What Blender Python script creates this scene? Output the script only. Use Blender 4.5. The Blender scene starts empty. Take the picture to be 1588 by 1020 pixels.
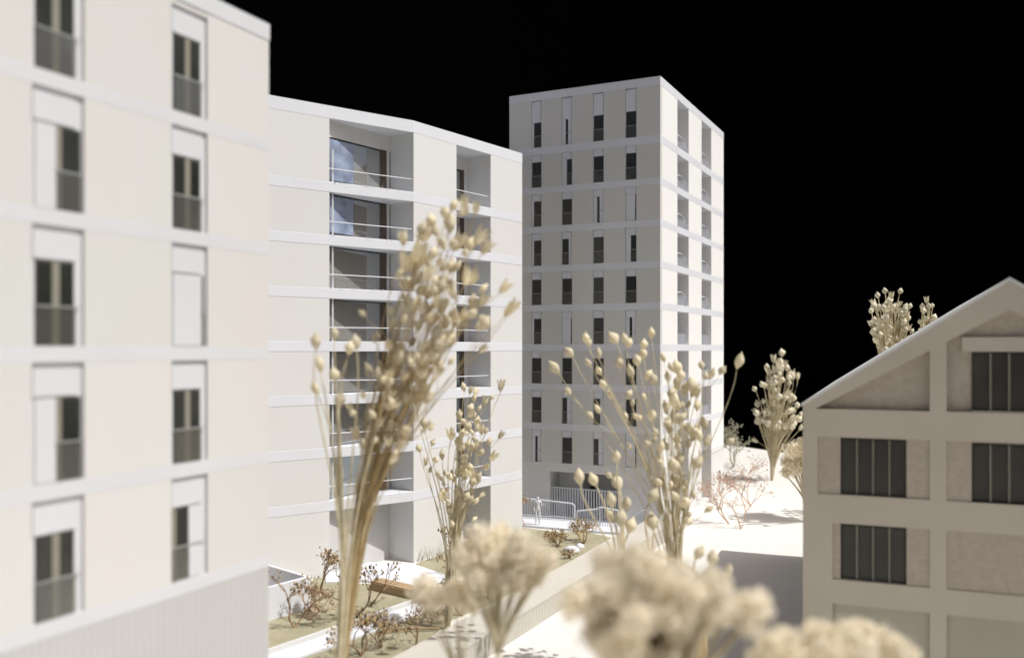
import bpy, bmesh, math, random
from mathutils import Vector, Matrix, noise as mnoise
random.seed(7)
R = math.radians
SC = bpy.context.scene
C = SC.collection

# ---------------------------------------------------------------- camera
F = 1414.0                      # focal length in pixels of the 1588 px wide photograph
CH = 1.29                       # lens height above the model's base board
HZ = 540.0                      # horizon row
cam_d = bpy.data.cameras.new('camera')
cam = bpy.data.objects.new('camera', cam_d); C.objects.link(cam)
cam.location = (0, 0, CH); cam.rotation_euler = (R(90), 0, 0)
cam_d.sensor_width = 36; cam_d.lens = 36 * F / 1588
cam_d.shift_y = 30 / 1588
cam_d.clip_start = 0.02; cam_d.clip_end = 100
cam_d.dof.use_dof = True
cam_d.dof.focus_distance = 5.6
cam_d.dof.aperture_fstop = 1.2
cam_d.dof.aperture_blades = 7
SC.camera = cam

# ---------------------------------------------------------------- light
SUN_EL = R(58)
ax, ay = 0.94, -0.34            # horizontal direction towards the sun
w = bpy.data.worlds.new("World"); SC.world = w; w.use_nodes = True
nt = w.node_tree
bg = nt.nodes['Background']
sky = nt.nodes.new('ShaderNodeTexSky'); sky.sky_type = 'NISHITA'; sky.sun_disc = False
sky.sun_elevation = SUN_EL
sky.sun_rotation = math.atan2(ax, ay)
sky.air_density = 0.6; sky.dust_density = 6.0; sky.ozone_density = 0.1
nt.links.new(sky.outputs[0], bg.inputs[0]); bg.inputs[1].default_value = 0.065
sl = bpy.data.lights.new('sun', 'SUN'); sl.energy = 3.6; sl.angle = R(0.5); sl.color = (1.0, 0.99, 0.97)
so = bpy.data.objects.new('sun', sl); C.objects.link(so)
sdir = Vector((ax * math.cos(SUN_EL), ay * math.cos(SUN_EL), math.sin(SUN_EL)))
so.rotation_euler = sdir.to_track_quat('Z', 'Y').to_euler(); so.location = sdir * 12
SC.view_settings.view_transform = 'Standard'; SC.view_settings.look = 'None'
SC.view_settings.exposure = 0.3; SC.view_settings.gamma = 1
try: SC.cycles.max_bounces = 12; SC.cycles.diffuse_bounces = 9; SC.cycles.transparent_max_bounces = 12
except Exception: pass

def at(px, py, Y): return Vector(((px - 794) / F * Y, Y, CH + (HZ - py) / F * Y))
def g(px, py, z=0.0):
    Y = (CH - z) * F / (py - HZ); return Vector(((px - 794) / F * Y, Y, z))

# ---------------------------------------------------------------- materials
def mat(name, col, rough=0.8, var=0.06, scale=6.0, bump=0.15, bscale=120.0, spec=0.3, hue=None, lines=0, lf=.22, rnd=0.0, trans=0.0):
    m = bpy.data.materials.new(name); m.use_nodes = True
    t = m.node_tree; N = t.nodes; L = t.links; b = N['Principled BSDF']
    b.inputs['Roughness'].default_value = rough
    b.inputs['Specular IOR Level'].default_value = spec
    tc = N.new('ShaderNodeTexCoord')
    n1 = N.new('ShaderNodeTexNoise'); n1.inputs['Scale'].default_value = scale; n1.inputs['Detail'].default_value = 5
    L.new(tc.outputs['Object'], n1.inputs['Vector'])
    rp = N.new('ShaderNodeValToRGB')
    c2 = hue or tuple(c * (1 - var * 2) for c in col)
    rp.color_ramp.elements[0].position = 0.32; rp.color_ramp.elements[1].position = 0.68
    rp.color_ramp.elements[0].color = (*c2, 1); rp.color_ramp.elements[1].color = (*col, 1)
    L.new(n1.outputs['Fac'], rp.inputs['Fac'])
    out = rp.outputs['Color']
    if rnd:
        oi = N.new('ShaderNodeObjectInfo')
        mr = N.new('ShaderNodeMapRange'); mr.inputs['To Min'].default_value = 1 - rnd; mr.inputs['To Max'].default_value = 1 + rnd * .5
        L.new(oi.outputs['Random'], mr.inputs['Value'])
        hs = N.new('ShaderNodeHueSaturation'); L.new(out, hs.inputs['Color']); L.new(mr.outputs[0], hs.inputs['Value']); out = hs.outputs['Color']
    if lines:
        sp = N.new('ShaderNodeSeparateXYZ'); L.new(tc.outputs['Object'], sp.inputs[0])
        mu = N.new('ShaderNodeMath'); mu.operation = 'MULTIPLY'; mu.inputs[1].default_value = lines; L.new(sp.outputs['Z'], mu.inputs[0])
        si = N.new('ShaderNodeMath'); si.operation = 'FRACT'; L.new(mu.outputs[0], si.inputs[0])
        gt = N.new('ShaderNodeMath'); gt.operation = 'GREATER_THAN'; gt.inputs[1].default_value = .7; L.new(si.outputs[0], gt.inputs[0])
        n3 = N.new('ShaderNodeTexNoise'); n3.inputs['Scale'].default_value = 55; L.new(tc.outputs['Object'], n3.inputs['Vector'])
        m3 = N.new('ShaderNodeMath'); m3.operation = 'MULTIPLY'; L.new(gt.outputs[0], m3.inputs[0]); L.new(n3.outputs['Fac'], m3.inputs[1])
        mm = N.new('ShaderNodeMath'); mm.operation = 'MULTIPLY'; mm.inputs[1].default_value = lf; L.new(m3.outputs[0], mm.inputs[0])
        mx = N.new('ShaderNodeMix'); mx.data_type = 'RGBA'; mx.blend_type = 'MULTIPLY'
        mx.inputs['B'].default_value = (.55, .48, .42, 1)
        L.new(mm.outputs[0], mx.inputs['Factor']); L.new(out, mx.inputs['A']); out = mx.outputs['Result']
    L.new(out, b.inputs['Base Color'])
    if bump:
        n2 = N.new('ShaderNodeTexNoise'); n2.inputs['Scale'].default_value = bscale; n2.inputs['Detail'].default_value = 4
        L.new(tc.outputs['Object'], n2.inputs['Vector'])
        bu = N.new('ShaderNodeBump'); bu.inputs['Strength'].default_value = bump; bu.inputs['Distance'].default_value = 0.002
        L.new(n2.outputs['Fac'], bu.inputs['Height']); L.new(bu.outputs[0], b.inputs['Normal'])
    if trans:
        tr = N.new('ShaderNodeBsdfTranslucent'); L.new(out, tr.inputs['Color'])
        ms = N.new('ShaderNodeMixShader'); ms.inputs[0].default_value = trans
        L.new(b.outputs[0], ms.inputs[1]); L.new(tr.outputs[0], ms.inputs[2])
        L.new(ms.outputs[0], N['Material Output'].inputs['Surface'])
    return m

M = {}
M['white'] = mat('white_card', (.64, .655, .69), .55, .025, 3, .12)
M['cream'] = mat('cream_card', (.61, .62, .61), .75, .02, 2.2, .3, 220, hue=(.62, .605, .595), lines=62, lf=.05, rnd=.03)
M['cream4'] = mat('shade_tint_card', (.58, .585, .555), .75, .02, 2.2, .3, 220, hue=(.585, .57, .55), lines=62, lf=.05, rnd=.03)  # shade of the tower's left face put into the card colour
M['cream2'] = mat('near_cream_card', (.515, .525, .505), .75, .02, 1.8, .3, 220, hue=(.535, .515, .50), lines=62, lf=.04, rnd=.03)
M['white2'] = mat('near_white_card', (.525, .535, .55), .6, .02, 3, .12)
M['cream3'] = mat('sunlit_tint_card', (.735, .74, .725), .75, .02, 2.2, .25, 220, hue=(.74, .73, .71), lines=62, lf=.03, rnd=.02)  # sunlight on the tower's right face put into the card colour
M['wallcard'] = mat('beige_wall_card', (.50, .475, .42), .8, .04, 4, .25)
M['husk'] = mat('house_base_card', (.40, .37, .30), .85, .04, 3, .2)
M['base'] = mat('pale_base_card', (.63, .63, .62), .7, .02, 4, .15)
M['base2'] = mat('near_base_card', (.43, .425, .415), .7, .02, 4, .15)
M['grey'] = mat('grey_card', (.52, .515, .50), .8, .04, 4, .15)
M['ground'] = mat('white_board', (.66, .645, .605), .75, .035, 1.5, .5, 45)
M['house'] = mat('house_card', (.485, .445, .365), .85, .04, 3, .2, 160)
M['brick'] = mat('brick_print_card', (.43, .38, .315), .9, .12, 45, .6, 90, hue=(.38, .33, .27), lines=70, lf=.12)
M['dark'] = mat('dark_window_frame', (.045, .045, .042), .5, .1, 20, 0)
M['mull'] = mat('olive_mullion', (.22, .21, .17), .6, .05, 20, 0)
M['brown'] = mat('brown_frame', (.10, .075, .06), .6, .1, 30, .1)
M['line'] = mat('pale_line', (.34, .35, .33), .5, .05, 20, 0)
M['moss'] = mat('moss_felt', (.34, .312, .215), .95, .12, 9, .8, 90, hue=(.265, .245, .16))
M['wood'] = mat('wood', (.42, .30, .18), .6, .15, 12, .3, 60, hue=(.32, .22, .12))
M['stem'] = mat('dry_stem', (.78, .66, .41), .7, .12, 14, .3, hue=(.64, .48, .24), rnd=.12, trans=.4)
M['pstem'] = mat('pale_stem', (.74, .67, .48), .7, .1, 30, .3, hue=(.56, .48, .30), rnd=.1, trans=.25)
M['pod'] = mat('seed_pod', (.86, .80, .61), .65, .12, 40, .5, 150, hue=(.74, .65, .45), rnd=.2, trans=.28)
M['podw'] = mat('pale_seed_pod', (.80, .76, .60), .65, .1, 40, .4, 150, hue=(.64, .58, .42), rnd=.15, trans=.15)
M['puff'] = mat('dried_blossom', (.90, .855, .74), .9, .12, 14, 0, hue=(.85, .79, .65), rnd=.08, trans=.55)
M['puffl'] = mat('pale_blossom', (.92, .88, .76), .9, .12, 14, 0, hue=(.88, .815, .67), rnd=.06, trans=.55)
M['twig'] = mat('brown_twig', (.33, .23, .13), .8, .15, 30, .2, hue=(.22, .14, .08), rnd=.1)
M['rtwig'] = mat('reddish_twig', (.62, .46, .36), .8, .15, 30, .2, hue=(.48, .32, .24))
M['blue'] = mat('painted_sky_reflection', (.34, .40, .53), .5, .1, 9, .1, hue=(.15, .18, .25))  # sky reflection in the loggia glass, painted as a plain colour
M['bud'] = mat('dark_bud', (.10, .065, .045), .7, .2, 30, .2)
M['ochre'] = mat('ochre_bud', (.48, .37, .20), .8, .15, 30, .2, hue=(.34, .24, .12))
M['lichen'] = mat('pale_lichen', (.45, .44, .33), .9, .1, 30, .2)
M['black'] = mat('black_cloth', (.0012, .0012, .0012), 1, .0, 5, 0, spec=0)

def glassy(name, tint, diff, alpha, refl=0.5, rough=.03):
    m = bpy.data.materials.new(name); m.use_nodes = True
    t = m.node_tree; N = t.nodes; L = t.links; N.remove(N['Principled BSDF'])
    tr = N.new('ShaderNodeBsdfTransparent'); tr.inputs[0].default_value = (*tint, 1)
    df = N.new('ShaderNodeBsdfDiffuse'); df.inputs[0].default_value = (*diff, 1)
    gl = N.new('ShaderNodeBsdfGlossy'); gl.inputs['Color'].default_value = (.66, .82, 1, 1) if refl > 3 else (1, 1, 1, 1); gl.inputs['Roughness'].default_value = rough  # strong reflections tinted blue, standing in for a bluer sky
    m1 = N.new('ShaderNodeMixShader'); m1.inputs[0].default_value = alpha
    L.new(tr.outputs[0], m1.inputs[1]); L.new(df.outputs[0], m1.inputs[2])
    fr = N.new('ShaderNodeFresnel'); fr.inputs[0].default_value = 1.5
    ml = N.new('ShaderNodeMath'); ml.operation = 'MULTIPLY'; ml.inputs[1].default_value = refl; L.new(fr.outputs[0], ml.inputs[0])
    m2 = N.new('ShaderNodeMixShader'); L.new(ml.outputs[0], m2.inputs[0]); L.new(m1.outputs[0], m2.inputs[1]); L.new(gl.outputs[0], m2.inputs[2])
    L.new(m2.outputs[0], N['Material Output'].inputs['Surface'])
    return m
M['glass'] = glassy('loggia_glass', (.80, .84, .86), (.60, .58, .53), .42, 4.5)
M['balu'] = glassy('balustrade_film', (.88, .88, .86), (.34, .34, .31), .10, .4, .2)
M['film'] = glassy('grey_balustrade', (.9, .9, .9), (.45, .46, .50), .55, .4, .2)
def panemat(name, col, rough):
    m = mat(name, col, rough, .25, 7, .0, spec=.5); return m
M['pane'] = panemat('dark_pane', (.034, .036, .031), .18)
M['pane2'] = panemat('house_pane', (.038, .036, .024), .42)

# ---------------------------------------------------------------- mesh builder
class MB:
    def __init__(s): s.v = []; s.f = []; s.sm = False
    def poly(s, pts): 
        n = len(s.v); s.v += [Vector(p) for p in pts]; s.f.append(tuple(range(n, n + len(pts))))
    def prism(s, a, b):           # two matching loops
        n = len(s.v); k = len(a); s.v += [Vector(p) for p in a] + [Vector(p) for p in b]
        s.f.append(tuple(range(n + k - 1, n - 1, -1))); s.f.append(tuple(range(n + k, n + 2 * k)))
        for i in range(k):
            j = (i + 1) % k; s.f.append((n + i, n + j, n + k + j, n + k + i))
        return s
    def box(s, fr, u0, u1, v0, v1, z0, z1):
        a = [fr(u0, v0, z0), fr(u1, v0, z0), fr(u1, v1, z0), fr(u0, v1, z0)]
        b = [fr(u0, v0, z1), fr(u1, v0, z1), fr(u1, v1, z1), fr(u0, v1, z1)]
        return s.prism(a, b)
    def slab(s, pts, z0, z1):
        return s.prism([(p[0], p[1], z0) for p in pts], [(p[0], p[1], z1) for p in pts])
    def tube(s, pts, rads, n=5):
        base = len(s.v); m = len(pts); up = Vector((.3, .2, .9))
        for i, p in enumerate(pts):
            p = Vector(p)
            t = (Vector(pts[min(i + 1, m - 1)]) - Vector(pts[max(i - 1, 0)])).normalized()
            a = t.cross(up); 
            if a.length < .05: a = t.cross(Vector((1, 0, 0)))
            a.normalize(); b = t.cross(a)
            for k in range(n):
                th = 2 * math.pi * k / n
                s.v.append(p + (a * math.cos(th) + b * math.sin(th)) * rads[i])
        for i in range(m - 1):
            for k in range(n):
                j = (k + 1) % n
                s.f.append((base + i * n + k, base + i * n + j, base + (i + 1) * n + j, base + (i + 1) * n + k))
        s.f.append(tuple(base + k for k in range(n - 1, -1, -1))); s.f.append(tuple(base + (m - 1) * n + k for k in range(n)))
        return s
    def blob(s, c, r, n=5, sq=1.0):
        base = len(s.v); c = Vector(c)
        s.v.append(c + Vector((0, 0, r * sq)))
        for zz, rr in ((.45, .9), (-.45, .9)):
            for k in range(n):
                th = 2 * math.pi * (k + (zz > 0) * .5) / n; s.v.append(c + Vector((math.cos(th) * r * rr, math.sin(th) * r * rr, zz * r * sq)))
        s.v.append(c - Vector((0, 0, r * sq)))
        for k in range(n):
            j = (k + 1) % n
            s.f.append((base, base + 1 + k, base + 1 + j)); s.f.append((base + 1 + k, base + 1 + n + k, base + 1 + n + j, base + 1 + j))
            s.f.append((base + 1 + n + k, base + 1 + 2 * n, base + 1 + n + j))
    def mesh(s, name, m, org=Vector((0, 0, 0)), smooth=False):
        me = bpy.data.meshes.new(name); org = Vector(org)
        me.from_pydata([tuple(v - org) for v in s.v], [], s.f); 
        bm = bmesh.new(); bm.from_mesh(me); bmesh.ops.recalc_face_normals(bm, faces=bm.faces); bm.to_mesh(me); bm.free()
        me.materials.append(m)
        if smooth:
            for p in me.polygons: p.use_smooth = True
        return me
    def build(s, name, m, parent=None, smooth=False, loc=None, bevel=0):
        org = Vector(parent['_o']) if parent is not None else (Vector(loc) if loc is not None else Vector((0, 0, 0)))
        o = bpy.data.objects.new(name, s.mesh(name, m, org, smooth)); C.objects.link(o)
        if parent is not None: o.parent = parent
        else: o.location = org
        o['_o'] = tuple(org)
        if bevel:
            b = o.modifiers.new('b', 'BEVEL'); b.width = bevel; b.segments = 2; b.limit_method = 'ANGLE'
        return o

def thing(name, label, cat, loc, group=None):
    o = bpy.data.objects.new(name, None); C.objects.link(o); o.location = loc; o.empty_display_size = .1
    o['label'] = label; o['category'] = cat; o['_o'] = tuple(Vector(loc))
    if group: o['group'] = group
    return o
def tag(o, label, cat, group=None):
    o['label'] = label; o['category'] = cat
    if group: o['group'] = group
    return o
def struct(o, kind='structure'): o['kind'] = kind; return o
def inst(name, me, parent, p, rot=None, sc=1.0):       # p is a world point
    o = bpy.data.objects.new(name, me); C.objects.link(o); o.parent = parent
    o.location = Vector(p) - Vector(parent['_o'])
    if rot is not None: o.rotation_mode = 'QUATERNION'; o.rotation_quaternion = rot
    o.scale = (sc, sc, sc) if not hasattr(sc, '__len__') else sc
    o['_o'] = tuple(p)
    return o
def frame(O, d, n):
    O = Vector((O[0], O[1], 0)); d = Vector((d[0], d[1], 0)); n = Vector((n[0], n[1], 0))
    def f(u, v, z): return O + d * u + n * v + Vector((0, 0, z))
    return f

# ================================================================= SETTING
# backdrop: a big curved black cloth behind the board
b = MB(); K = 28; RR = 17
for i in range(K):
    a0 = R(-52 + 104 * i / K); a1 = R(-52 + 104 * (i + 1) / K)
    p = lambda a, r: (math.sin(a) * r, math.cos(a) * r)
    x0, y0 = p(a0, RR); x1, y1 = p(a1, RR); X1, Y1 = p(a1, RR + .2); X0, Y0 = p(a0, RR + .2)
    b.slab([(x0, y0), (x1, y1), (X1, Y1), (X0, Y0)], -6, 11)
for a0, a1, h0, h1 in ((52, 60, 11, 6), (60, 68, 6, 3.9), (68, 78, 3.9, 3.7), (78, 88, 3.7, 3.7), (88, 98, 3.7, 3.7), (98, 110, 3.7, 3.7)):  # unseen side run, added to keep sky out of the lower loggia glass
    q = [p(R(a0), RR), p(R(a1), RR), p(R(a1), RR + .2), p(R(a0), RR + .2)]
    b.prism([(x, y, -6) for x, y in q], [(x, y, h) for (x, y), h in zip(q, (h0, h1, h1, h0))])
struct(b.build('sky', M['black']))
# the white base board, one sheet, with its oblique far edge
b = MB()
e0 = g(1125.6, 688.5); e1 = g(1183, 697)
dd = (e1 - e0).normalized()
A = e0 - dd * 2.2; B = e1 + dd * 5.6
b.slab([(-7, 13.5), (-7, -3), (7.5, -3), (7.5, B.y - 3), (B.x, B.y), (A.x, A.y), (A.x - 1.0, 13.5)], -.12, 0)
struct(b.build('ground', M['ground']))

def sheet(name, pix, m, z0=0.0, z1=.004, parent=None, bevel=0):
    b = MB(); b.slab([g(*p) for p in pix], z0, z1); return struct(b.build(name, m, bevel=bevel))
# planting beds
sheet('planting_bed', [(300, 1052), (300, 975), (425, 930), (478, 905), (505, 885), (520, 905), (572, 906), (640, 925), (683, 915), (683, 924), (632, 941)], M['moss'])
sheet('planting_bed', [(300, 1140), (360, 1058), (520, 1004), (694, 938), (694, 916), (645, 875), (712, 850), (742, 836), (755, 816), (800, 817), (868, 826), (905, 824), (948, 834), (860, 884), (822, 911), (703, 960), (628, 1020), (560, 1080)], M['moss'], z1=.0048)
sheet('path', [(300, 1090), (300, 1060), (632, 943.5), (683, 926), (697, 922), (697, 938), (520, 1003), (380, 1052)], M['white'], z1=.012)
sheet('path', [(505, 905), (505, 890), (560, 874), (597, 874), (640, 876), (690, 893), (690, 913), (640, 913), (572, 903)], M['white'], z1=.011)
sheet('terrace', [(800, 816), (890, 824), (1000, 832), (1035, 822), (1030, 812), (940, 802), (815, 796), (760, 790), (765, 806)], M['white'], z1=.016)
# thin edging strip along the path
b = MB()
for (x0, y0), (x1, y1) in (((300, 1056), (632, 940)), ((632, 940), (683, 922))):
    p, q = g(x0, y0), g(x1, y1); n = (q - p).normalized().cross(Vector((0, 0, 1))) * .006
    b.slab([p - n, q - n, q + n, p + n], 0, .026)
struct(b.build('kerb', M['base']))

# ================================================================= FACADE PIECES
def window(root, fr, u0, u1, z0, zd, zb, style, mull=False, hr=.46, dep=.011, WM='white'):
    """slot u0..u1 from sill z0: dark opening to zd, shutter box to zb"""
    W = u1 - u0
    f = MB(); f.box(fr, u0, u1, -.05, -dep, z0, zb)
    fo = f.build('window', M[WM], root)
    s = MB(); s.box(fr, u0 + .04 * W, u1 - (.14 if mull else .09) * W, -dep, -dep + .0045, zd + .004, zb - (.012 if mull else .005)); s.build('shutter_box', M[WM], fo)
    a, c = {'open': (.05, .97) if not mull else (.09, .85), 'left': (.05, .50), 'right': (.47, .97), 'mid': (.36, .60), 'closed': (.86, .94), 'wide': (.24, .97), 'halfleft': (.05, .66)}[style]
    ua, uc = u0 + a * W, u0 + c * W
    k = MB(); k.box(fr, ua, uc, -dep - .002, -dep + .001, z0 + .002, zd); k.build('casement', M['dark'], fo)
    bt = .045 * W
    p = MB()
    if mull and style == 'open':
        um = (ua + uc) / 2
        p.box(fr, ua + bt, um - bt * 1.6, -dep + .001, -dep + .0018, z0 + bt, zd - bt); p.build('pane', M['pane'], fo)
        p = MB(); p.box(fr, um + bt * 1.6, uc - bt, -dep + .001, -dep + .0018, z0 + bt, zd - bt); p.build('pane', M['pane'], fo)
        q = MB(); q.box(fr, um - bt * 1.6, um + bt * 1.6, -dep + .001, -dep + .0034, z0 + .002, zd); q.build('mullion', M['mull'], fo)
    else:
        p.box(fr, ua + bt, uc - bt, -dep + .001, -dep + .0018, z0 + bt, zd - bt); p.build('pane', M['pane'], fo)
        if mull and style != 'closed':
            q = MB(); q.box(fr, ua, ua + bt * 2.4, -dep + .001, -dep + .0034, z0 + .002, zd); q.build('mullion', M['mull'], fo)
    if a > .12:
        q = MB(); q.box(fr, u0 + .08 * W, ua, -dep, -dep + .0036, z0 + .002, zd - .001); q.build('shutter', M[WM], fo)
    if c < .9:
        q = MB(); q.box(fr, uc, u0 + .82 * W, -dep, -dep + .0036, z0 + .002, zd - .001); q.build('shutter', M[WM], fo)
    if style != 'closed' or True:
        zr = z0 + (zd - z0) * hr
        q = MB(); q.box(fr, ua, uc, -dep + .0050, -dep + .0056, z0 + .001, zr - .002); q.build('balustrade', M['balu'], fo)
        q = MB(); q.box(fr, ua - .02 * W, u1 - .06 * W, -dep + .0048, -dep + .0066, zr - .002, zr + .001); q.build('handrail', M['line'], fo)
    return fo

# ================================================================= TOWER
Cx, Cy = 1.067, 6.56
dl = (.896, -.444); nl = (-.444, -.896)      # left face runs left -> corner
drr = (.4437, .896); nr = (.896, -.4437)
Lw, Rw, H = 1.213, 1.929, 3.248
fl = frame((Cx - .896 * Lw, Cy + .444 * Lw), dl, nl)
frr = frame((Cx, Cy), drr, nr)
tower = thing('apartment_tower', 'ten storey white card tower with narrow dark windows and balconies on its sunny side', 'building', fl(Lw / 2, -Rw / 2, 0))
b = MB(); b.box(fl, .05, Lw - .2, -Rw + .05, -.05, .42, 3.18); b.build('wall', M['grey'], tower)
b = MB(); b.box(fl, -.001, Lw + .001, -Rw - .001, .001, 3.188, H); b.build('roof', M['white'], tower)
tops = [3.183] + [2.771 - .3 * k for k in range(8)]
sty = ['wide mid open open', 'open right open open', 'wide open mid closed', 'wide halfleft open right', 'open open open open',
       'wide closed open mid', 'open open open open', 'open left halfleft open', 'mid open left closed']
cols = [Lw - (.2226 + .2535 * k) for k in (3, 2, 1, 0)]
ww = .0863
for i, zt in enumerate(tops):
    zs = zt - (.25 if i else .356)
    zd = zt - (.055 if i else .163)
    ztop = zt + (.005 if i == 0 else 0)
    st = sty[i].split()
    us = [0.0]
    for k, cu in enumerate(cols):
        window(tower, fl, cu - ww / 2, cu + ww / 2, zs, zd, zt, st[k])
        us += [cu - ww / 2, cu + ww / 2]
    us.append(Lw)
    for k in range(0, len(us), 2):
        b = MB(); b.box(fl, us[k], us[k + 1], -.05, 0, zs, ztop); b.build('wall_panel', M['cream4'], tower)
    # floor bands (below the sill)
    z1, z0 = zs, (tops[i + 1] if i < 8 else 0)
    if i < 8:
        b = MB(); b.box(fl, -.0, Lw + .0006, -.05, .0006, z0, z1); b.build('floor_band', M['white'], tower)
        b = MB(); b.box(frr, .05, Rw, -.22, .0008, z0, z1); b.build('floor_band', M['white'], tower)
    else:
        z0 = 0
    # right side piers
    zlo = zs if i < 8 else 0.371
    for (s0, s1) in ((.05, .437), (.757, 1.154), (1.48, Rw)):
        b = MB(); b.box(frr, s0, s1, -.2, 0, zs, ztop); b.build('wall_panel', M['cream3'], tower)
    for (s0, s1) in ((.437, .757), (1.154, 1.48)):
        b = MB(); b.box(frr, s0 - .01, s1 + .01, -.215, -.2, zs, ztop); b.build('loggia_wall', M['grey'], tower)
        b = MB(); b.box(frr, s0 + .003, s1 - .003, -.03, -.027, zs + .001, zs + .085); b.build('balustrade', M['film'], tower)
        if i < 5:
            b = MB(); b.tube([frr(s0 + .01, -.012, zs + .10), frr(s0 + .15, -.012, zs + .105), frr(s0 + .25, -.012, zs + .085), frr(s0 + .30, -.012, zs + .04), frr(s0 + .305, -.012, zs + .002)], [.003] * 5, 4); b.build('handrail', M['white'], tower)
    b = MB(); b.box(fl, 0, Lw - .2, -Rw, -Rw + .05, z0 if i < 8 else zs, ztop); b.build('wall_panel', M['cream'], tower)
    b = MB(); b.box(fl, 0, .05, -Rw + .05, -.05, z0 if i < 8 else zs, ztop); b.build('wall_panel', M['cream'], tower)
# plinth with the recessed entrance
zb = .421
u_a, u_b = Lw - .87, Lw - .315
for (a, c) in ((0, u_a), (u_b, Lw)):
    b = MB(); b.box(fl, a, c, -.30, 0, 0, zb); b.build('plinth_wall', M['base'], tower)
b = MB(); b.box(fl, u_a, u_b, -.30, 0, .355, zb); b.build('lintel', M['base'], tower)
b = MB(); b.box(fl, u_a - .05, u_a + .2, -.34, -.18, 0.0, .354); b.build('entrance_panel', M['base'], tower)
b = MB(); b.box(fl, u_a - .06, u_b + .06, -.40, -.345, 0.0, .40); b.build('entrance_back_wall', M['brown'], tower)
for (s0, s1) in ((.3, .437), (.757, 1.154), (1.48, Rw)):
    b = MB(); b.box(frr, s0, s1, -.2, 0, 0, zb); b.build('plinth_wall', M['base'], tower)
b = MB(); b.box(frr, .3, Rw, -.6, -.2, 0, zb); b.build('plinth_wall', M['grey'], tower)
b = MB(); b.box(fl, 0, .05, -Rw + .05, -.30, 0, zb); b.box(fl, .0, Lw - .2, -Rw, -Rw + .05, 0, zb); b.build('plinth_wall', M['base'], tower)
# slatted screen in the entrance
scr = thing('slatted_screen', 'white vertical slat screen standing inside the tower entrance', 'fence', fl((u_a + u_b) / 2, -.02, 0))
n = 26
for k in range(n):
    u = u_a + .006 + (u_b - u_a - .02) * k / (n - 1)
    b = MB(); b.box(fl, u, u + .008, -.03, -.018, .0, .228); b.build('slat', M['white'], scr)
b = MB(); b.box(fl, u_a, u_b, -.028, -.020, .2285, .236); b.build('top_rail', M['white'], scr)

# ================================================================= MIDDLE BUILDING
P0 = Vector((-1.3144, 4.93, 0)); P1 = Vector((-.5939, 5.489, 0)); P2 = Vector((.0726, 6.416, 0))
d1 = (P1 - P0).normalized(); n1 = Vector((d1.y, -d1.x, 0)); L1 = (P1 - P0).length
d2 = (P2 - P1).normalized(); n2 = Vector((d2.y, -d2.x, 0)); L2 = (P2 - P1).length
f1 = frame(P0, d1, n1); f2 = frame(P1, d2, n2)
mid = thing('apartment_block', 'bent white card apartment block with wide glazed balcony openings behind the tall stalks', 'building', (P1 - n2 * .5))
E0 = -.75                        # the block runs on to the left behind the near one
out = [f1(E0, 0, 0), P1, P2, f2(L2, -1.1, 0), f1(E0, -.9, 0)]
out = [(p.x, p.y) for p in out]
def insetp(k): return out
levels = [2.231 - .3 * k for k in range(7)]
b = MB(); b.slab(out, 2.589, 2.66); b.build('roof', M['white'], mid)
for i, zt in enumerate(levels):
    b = MB(); b.slab(out, zt - .06, zt); b.build('floor_band', M['white'], mid, bevel=.003)
tF = .359; DW = .192
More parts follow.
